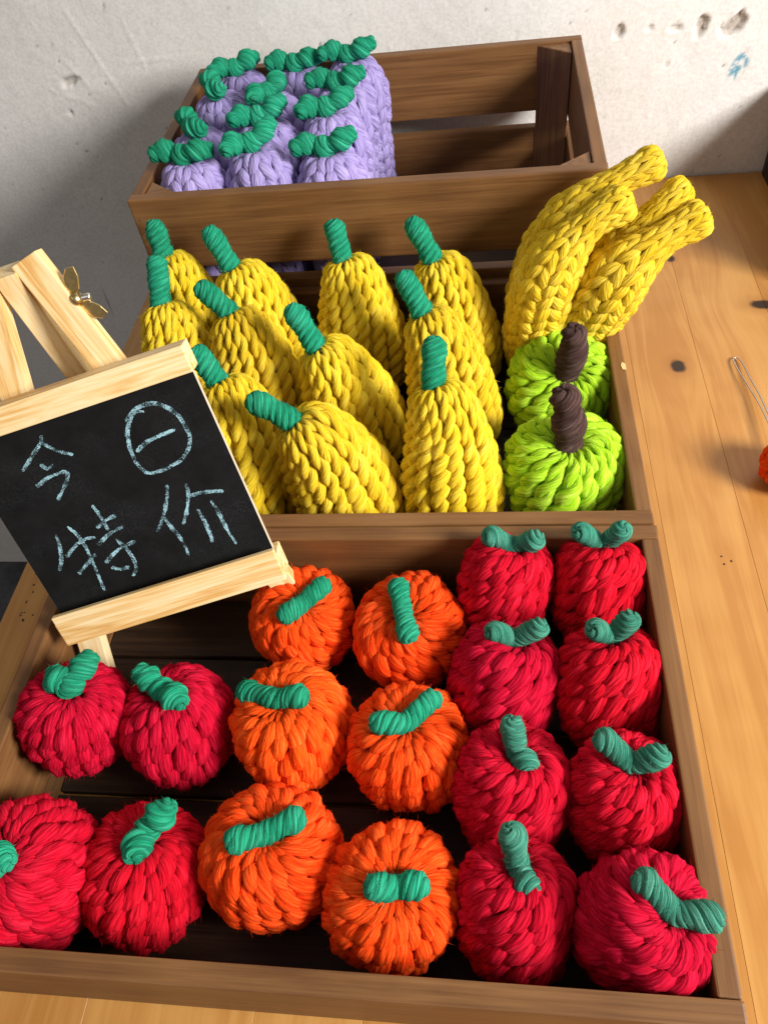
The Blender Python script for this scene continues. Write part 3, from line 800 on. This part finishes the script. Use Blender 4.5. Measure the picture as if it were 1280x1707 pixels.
def fruit(key):
    P, r, ax, ends = FRUIT[key]
    P, ax = np.array(P), norm(np.array(ax))
    kind = key[0]
    nm, cat, mat, grp = {'R': ("knitted_apple", "apple", 'red', "red yarn apples"), 'A': ("knitted_apple", "apple", 'red', "red yarn apples"),
                         'O': ("knitted_orange", "orange", 'orange', "orange yarn fruits"), 'G': ("knitted_green_apple", "green apple", 'lime', "green yarn apples")}[kind]
    hh = {'R': 1.13, 'A': 1.0, 'O': 0.98, 'G': 0.86}[kind] * r
    prof = {'R': TALLA, 'A': APPLE, 'O': APPLE, 'G': FLATA}[kind]
    r -= {'R': 0.0037, 'A': 0.0037, 'O': 0.0040, 'G': 0.0025}[kind]
    hh -= 0.0030
    base = np.array((P[0], P[1], 0.012))
    th = thing(nm, LABEL[key], cat, base, grp)
    up = P + ax * hh * 0.97 - base
    axu = norm(ax + np.array((0, 0, 0.6)))
    dn = P - axu * min(max(hh, (P[2] - 0.014) / axu[2]), hh * 1.22) - base
    mid = P + (ax - axu) * hh * 0.12 - base
    sf = Surf([up, (up + mid) / 2, mid, (mid + dn) / 2, dn], prof, r, lump=0.018)
    if kind in 'AO':
        g = knit(sf, 19, 0.0112, 'S', slant=random.uniform(0.95, 1.35) * (1 if random.random() < 0.8 else -1), over=2.0, puff=0.66, wide=1.04, fuzz=2400, t0=0.05, shift=0.43, rough=1.9)
    elif kind == 'R':
        g = knit(sf, 16, 0.0104, 'S', slant=1.7, over=1.9, puff=0.70, wide=1.02, fuzz=2400, t0=0.05, shift=0.37, rough=1.5)
    else:
        g = rope_skin(sf, {'A': 18, 'O': 18, 'G': 17}[kind], {'A': 0.027, 'O': 0.029, 'G': 0.030}[kind], spiral={'A': 0.5, 'O': 0.45, 'G': 0.7}[kind] * random.uniform(0.5, 1.2),
                      ease=0.010, fill=1.10, deep=0.36, fuzz=2400)
    link("body", g.mesh("body", M[mat]), th)
    top = P + ax * hh * 0.90 - base
    if kind == 'G':
        e = np.array(ends[0]) - base
        m_ = (top + e) / 2 + np.array((0.002, 0.0, 0.0))
        link("stem", cord([top - (e - top) * 0.15, m_, e], 0.0114, 34, lumps=2).mesh("stem", M['brown']), th)
    else:
        e1, e2 = np.array(ends[0]) - base, np.array(ends[1]) - base
        sit = top + ax * 0.0035
        if kind in 'OA': sit = (sit * 0.45 + (P + ax * hh * 1.13 - base) * 0.55)
        sit2 = sit + (e2 - e1) * 0.06; sit1 = sit - (e2 - e1) * 0.06
        path = [e1, e1 * 0.45 + sit1 * 0.55 + ax * 0.001, sit, e2 * 0.45 + sit2 * 0.55 + ax * 0.001, e2]
        link("leaf", cord(path, {'R': 0.0067, 'A': 0.0075, 'O': 0.0068}[kind], 58, lumps=4 if kind == 'A' else None, end_knob=0.16, fuzz=240,
                          flip=random.choice((1, -1))).mesh("leaf", M['teal' if kind == 'R' else 'green']), th)
for key in FRUIT: fruit(key)

PLABEL = {
 'P1': "yellow yarn pear leaning left beside the chalkboard, at the front board",
 'P2': "upright yellow yarn pear at the front board, beside the front green apple",
 'P3': "yellow yarn pear in the centre of the middle crate, behind the front leaning one",
 'P4': "yellow yarn pear just behind the upright front one, left of the green apples",
 'P5': "yellow yarn pear in the back row with a nearly vertical stem, third from left",
 'P6': "yellow yarn pear in the back row next to the bananas",
 'P7': "yellow yarn pear in the back row with tilted stem, second from left",
 'P8': "yellow yarn pear in the second row, its stem in front of the back pear's body",
 'P9': "yellow yarn pear in the back left corner of the middle crate",
 'P10': "yellow yarn pear half hidden behind the top rail of the chalkboard",
 'P11': "yellow yarn pear mostly hidden behind the chalkboard's right edge",
}
for key, (top, tip, bxy) in PEAR.items():
    top, tip = np.array(top), np.array(tip)
    base = np.array((bxy[0], bxy[1], 0.012))
    th = thing("knitted_pear", PLABEL[key], "pear", base, "yellow yarn pears")
    R = {'P1': 0.0395, 'P2': 0.0355, 'P4': 0.0352, 'P9': 0.0345, 'P10': 0.0345}.get(key, 0.0375)
    bot = np.array((bxy[0] + 0.004, bxy[1] - 0.002, 0.016))
    mid = np.array((bxy[0], bxy[1], 0.055))
    upm = top * 0.62 + mid * 0.38 + np.array((0.004, 0.0, 0.004))
    ref = (0.9, -0.35, 0.2)
    sf = Surf([top - base, upm - base, mid - base, bot - base], PEARP, R, lump=0.022, ref=ref)
    g = rope_skin(sf, 16, 0.027, spiral=0.35, fill=1.10, deep=0.52, nl=80, fuzz=2000, t0=0.02)
    link("body", g.mesh("body", M['yellow']), th)
    st = tip - top
    link("stem", cord([top - st * 0.16 - base, top + st * 0.4 + np.array((0, 0, 0.002)) - base, tip + st * 0.10 - base], 0.0093, 46, end_knob=0.06).mesh("stem", M['green']), th)

BLABEL = {
 'B1': "yellow yarn banana in front on the left, its tip ending over the crate's back rim",
 'B2': "yellow yarn banana behind on the left, its tip reaching farthest up the wall",
 'B3': "yellow yarn banana in front on the right, its tip hanging over the table",
 'B4': "yellow yarn banana behind on the right, its tip between the other tips",
}
for key, path in BANANA.items():
    path = np.array(path)
    base = path[0].copy(); base[2] = 0.012
    sf = Surf(path - base, BANP, {'B1': 0.0268, 'B2': 0.0242, 'B3': 0.0268, 'B4': 0.0210}[key], lump=0.02, ref=(0.6, -0.7, 0.4))
    g = knit(sf, 16, 0.0120, 'V', slant=1.05, over=1.8, puff=0.66, wide=1.10, fuzz=2000, t0=0.02)
    o = link("knitted_banana", g.mesh("knitted_banana", M['banana']), None, base)
    tag(o, BLABEL[key], "banana", "yellow yarn bananas")

rows = ["front", "second", "third", "back"]; cols_ = ["left", "middle", "right"]
for ci, ex in enumerate((0.030, 0.1005, 0.172)):
    for ri, ey in enumerate((0.679, 0.748, 0.817, 0.884)):
        ex2, ey2 = ex + rng.uniform(-0.004, 0.004) + (0.010 if ri == 3 else 0) + 0.004, ey + rng.uniform(-0.003, 0.003)
        base = np.array((ex2, ey2, 0.024))
        label = f"lilac yarn eggplant with green leaf, {rows[ri]} row, {cols_[ci]} column of the tall crate"
        th = thing("knitted_eggplant", label, "eggplant", base, "lilac yarn eggplants")
        h = 0.184 + rng.uniform(-0.006, 0.004)
        sway = rng.uniform(-0.006, 0.006, 2)
        sf = Surf([(sway[0], sway[1], h), (sway[0] * .6, sway[1] * .6, h * .7), (0, 0, h * .35), (0, 0, 0)], EGGP, 0.0312, lump=0.02)
        g = knit(sf, 14, 0.0150, 'V', slant=1.0, over=1.85, puff=0.60, wide=1.10, fuzz=1500, t0=0.015)
        link("body", g.mesh("body", M['purple']), th)
        a = [0.15, -0.9, -1.0, 0.75, 0.75, 0.45, 1.25, 0.15, 0.25, 0.55, 0.1, 0.05][ci * 4 + ri] + rng.uniform(-0.1, 0.1)
        d = np.array((math.cos(a), math.sin(a) * 0.9, 0)); nrm_ = np.array((-d[1], d[0], 0))
        topc = np.array((sway[0] - 0.004, sway[1], h + 0.008))
        l = 0.029
        p = [topc - d * l + np.array((0, 0, 0.003)), topc - d * l * .45 + nrm_ * 0.004 + np.array((0, 0, .004)), topc, topc + d * l * .5 - nrm_ * 0.004 + np.array((0, 0, 0.005)), topc + d * l + np.array((0, 0, rng.uniform(0, 0.010)))]
        link("leaf", cord(p, 0.0090, 46, lumps=4, end_knob=0.05).mesh("leaf", M['green']), th)

# ------------------------------------------------------------------ chalkboard on its small easel
BO = Vector((0.0204, 0.2229, 0.1040))
BU = Vector((0.9577, 0.2450, 0.1507)).normalized()
BV = Vector((-0.2332, 0.3545, 0.9055)); BV = (BV - BU * BV.dot(BU)).normalized()
BN = BU.cross(BV)
BW, BH = 0.165, 0.1363
BR = Matrix((BU, BV, BN)).transposed()
easel = thing("chalkboard_easel", "small pale pine easel with a black chalkboard lettered in blue chalk", "chalkboard", BO)
easel.rotation_euler = BR.to_euler()
def epart(name, me, p, rot=(0, 0, 0), parent=None):
    o = link(name, me, parent or easel); o.location = p; o.rotation_euler = rot; return o
board = epart("board", box_mesh("board", BW, BH + 0.006, 0.003, M['fibreboard'], 0.0004, 1), (BW / 2, BH / 2, -0.0015))
slate = epart("slate", box_mesh("slate", BW - 0.0012, BH + 0.004, 0.0005, M['slate'], 0), (0, 0, 0.0015 + 0.00025), parent=board)
epart("top_rail", box_mesh("top_rail", BW + 0.005, 0.0175, 0.018, M['pine'], 0.0010, 2), (BW / 2, BH + 0.0088, 0.001))
epart("ledge", box_mesh("ledge", BW + 0.003, 0.0195, 0.024, M['pine'], 0.0010, 2), (BW / 2 + 0.002, -0.0105, 0.003))
epart("ledge_lip", box_mesh("ledge_lip", BW + 0.0025, 0.006, 0.0045, M['pine'], 0.0008, 2), (BW / 2 + 0.002, 0.0018, 0.0125))

def leg_between(name, p0, p1, w, t, parent=None):
    p0, p1 = Vector(p0), Vector(p1)
    d = p1 - p0
    me = box_mesh(name, d.length, w, t, M['pine'], 0.0008, 2)
    o = link(name, me, parent or easel)
    o.location = (p0 + p1) / 2
    x_ = d.normalized(); z_ = Vector((0, 0, 1)); z_ = (z_ - x_ * z_.dot(x_)).normalized(); y_ = z_.cross(x_)
    o.rotation_euler = Matrix((x_, y_, z_)).transposed().to_euler()
    return o
leg_between("front_leg", (0.0955, 0.227, -0.0150), (0.1715, -0.098, -0.0150), 0.0185, 0.012)
leg_between("front_leg", (0.0655, 0.227, -0.0150), (-0.0105, -0.086, -0.0150), 0.0185, 0.012)
leg_between("rear_leg", (0.0805, 0.224, -0.0150), (0.0800, 0.050, -0.083), 0.0150, 0.016)

for ch in CHALK:
    g = Geo()
    for st in ch:
        P2, L = resample(catmull(st, 60), max(10, int(60)))
        P2 = P2 + rng.normal(0, 0.00012, P2.shape)
        T2 = norm(np.gradient(P2, axis=0)); S2 = np.stack([-T2[:, 1], T2[:, 0]], 1)
        s = np.linspace(0, 1, len(P2))
        w = 0.00118 * (0.62 + 0.75 * vnoise(s * 7, s * 0 + rng.uniform(0, 50), 3)) * np.minimum(1, np.minimum(s, 1 - s) * 14 + 0.55)
        wl = w * rng.uniform(0.82, 1.15, len(w)); wr = w * rng.uniform(0.82, 1.15, len(w))
        rows_ = np.stack([P2 - S2 * wr[:, None], P2, P2 + S2 * wl[:, None]], 1)
        P3 = np.concatenate([rows_, np.full(rows_.shape[:2] + (1,), 0.0009)], -1)
        g.grid(P3[None], np.zeros(P3[None].shape[:-1] + (2,)), wrap=False)
    link("chalk_character", g.mesh("chalk_character", M['chalk']), easel)

# wing nut and bolt through the top of the three legs
def lathe(name, prof, mat, seg=20):
    ph = np.linspace(0, 2 * np.pi, seg + 1)[:-1]
    prof = np.array(prof)
    P = np.stack([np.broadcast_to(prof[:, 0:1], (len(prof), seg)), prof[:, 1:2] * np.cos(ph), prof[:, 1:2] * np.sin(ph)], -1)
    g = Geo(); g.grid(P[None, :, ::-1], np.zeros((1, len(prof), seg, 2)))
    return g.mesh(name, mat)
thr = [(0.0, 0.0001), (0.0, 0.0024)]
for i in range(14):
    thr += [(0.0004 + i * 0.00075, 0.0026), (0.0008 + i * 0.00075, 0.0021)]
thr += [(0.0112, 0.0020), (0.0112, 0.0001)]
bolt = epart("bolt", lathe("bolt", thr, M['steel']), (0.1105, 0.196, -0.013), (0, 0, -0.10))
nut = epart("wing_nut", lathe("wing_nut", [(0, 0.0001), (0, 0.0052), (0.0012, 0.0054), (0.0045, 0.0040), (0.0048, 0.0027), (0.002, 0.0026)], M['brass']), (0.1115, 0.196, -0.013), (0.1, 0, 0.18))
for sgn in (1, -1):
    bm = bmesh.new()
    pr = [(0.0002, 0.0034), (0.0004, 0.0090), (0.0030, 0.0140), (0.0075, 0.0175), (0.0125, 0.0160), (0.0112, 0.0105), (0.0066, 0.0036)]
    lo = [bm.verts.new((a, sgn * b, -0.0009)) for i, (a, b) in enumerate(pr)]
    hi = [bm.verts.new((a, sgn * b, 0.0009)) for i, (a, b) in enumerate(pr)]
    bm.faces.new(lo); bm.faces.new(hi)
    for i in range(len(pr)):
        j = (i + 1) % len(pr); bm.faces.new((lo[i], lo[j], hi[j], hi[i]))
    bmesh.ops.recalc_face_normals(bm, faces=bm.faces)
    bmesh.ops.bevel(bm, geom=bm.edges[:], offset=0.0003, segments=1, affect='EDGES')
    me = bpy.data.meshes.new("wing"); bm.to_mesh(me); bm.free(); me.materials.append(M['brass'])
    link("wing", me, nut)

# ------------------------------------------------------------------ key ring at the right edge
key = thing("yarn_keychain", "orange red yarn ball on a thin steel wire loop at the right edge", "keychain", (0.590, 0.430, 0.0))
wire = np.array([(0.5934, 0.4526), (0.5905, 0.5126), (0.5859, 0.5513), (0.5823, 0.5758), (0.5813, 0.5920), (0.5850, 0.5975), (0.5888, 0.5880), (0.5911, 0.5573), (0.5938, 0.5276), (0.5960, 0.4545)])
wp = np.stack([wire[:, 0], wire[:, 1], 0.0022 + 0.010 * np.clip((0.60 - wire[:, 1]) / 0.14, 0, 1)], 1) - np.array((0.590, 0.430, 0.0))
C_, L_ = resample(catmull(wp, 120), 120)
Tq, E1q, E2q = frames(C_, (0.1, 0.1, 0.9))
ph = np.linspace(0, 2 * np.pi, 9)[:-1]
Pq = C_[:, None] + 0.0008 * (np.cos(ph)[None, :, None] * E1q[:, None] + np.sin(ph)[None, :, None] * E2q[:, None])
g = Geo(); g.grid(Pq[None], np.zeros((1, 120, 8, 2)))
link("wire_loop", g.mesh("wire_loop", M['steel']), key)
sf = Surf([(0.006, 0.0, 0.040), (0.006, 0, 0.021), (0.006, 0, 0.001)], APPLE, 0.0225)
link("ball", knit(sf, 13, 0.009, 'S', fuzz=500).mesh("ball", M['orange']), key)
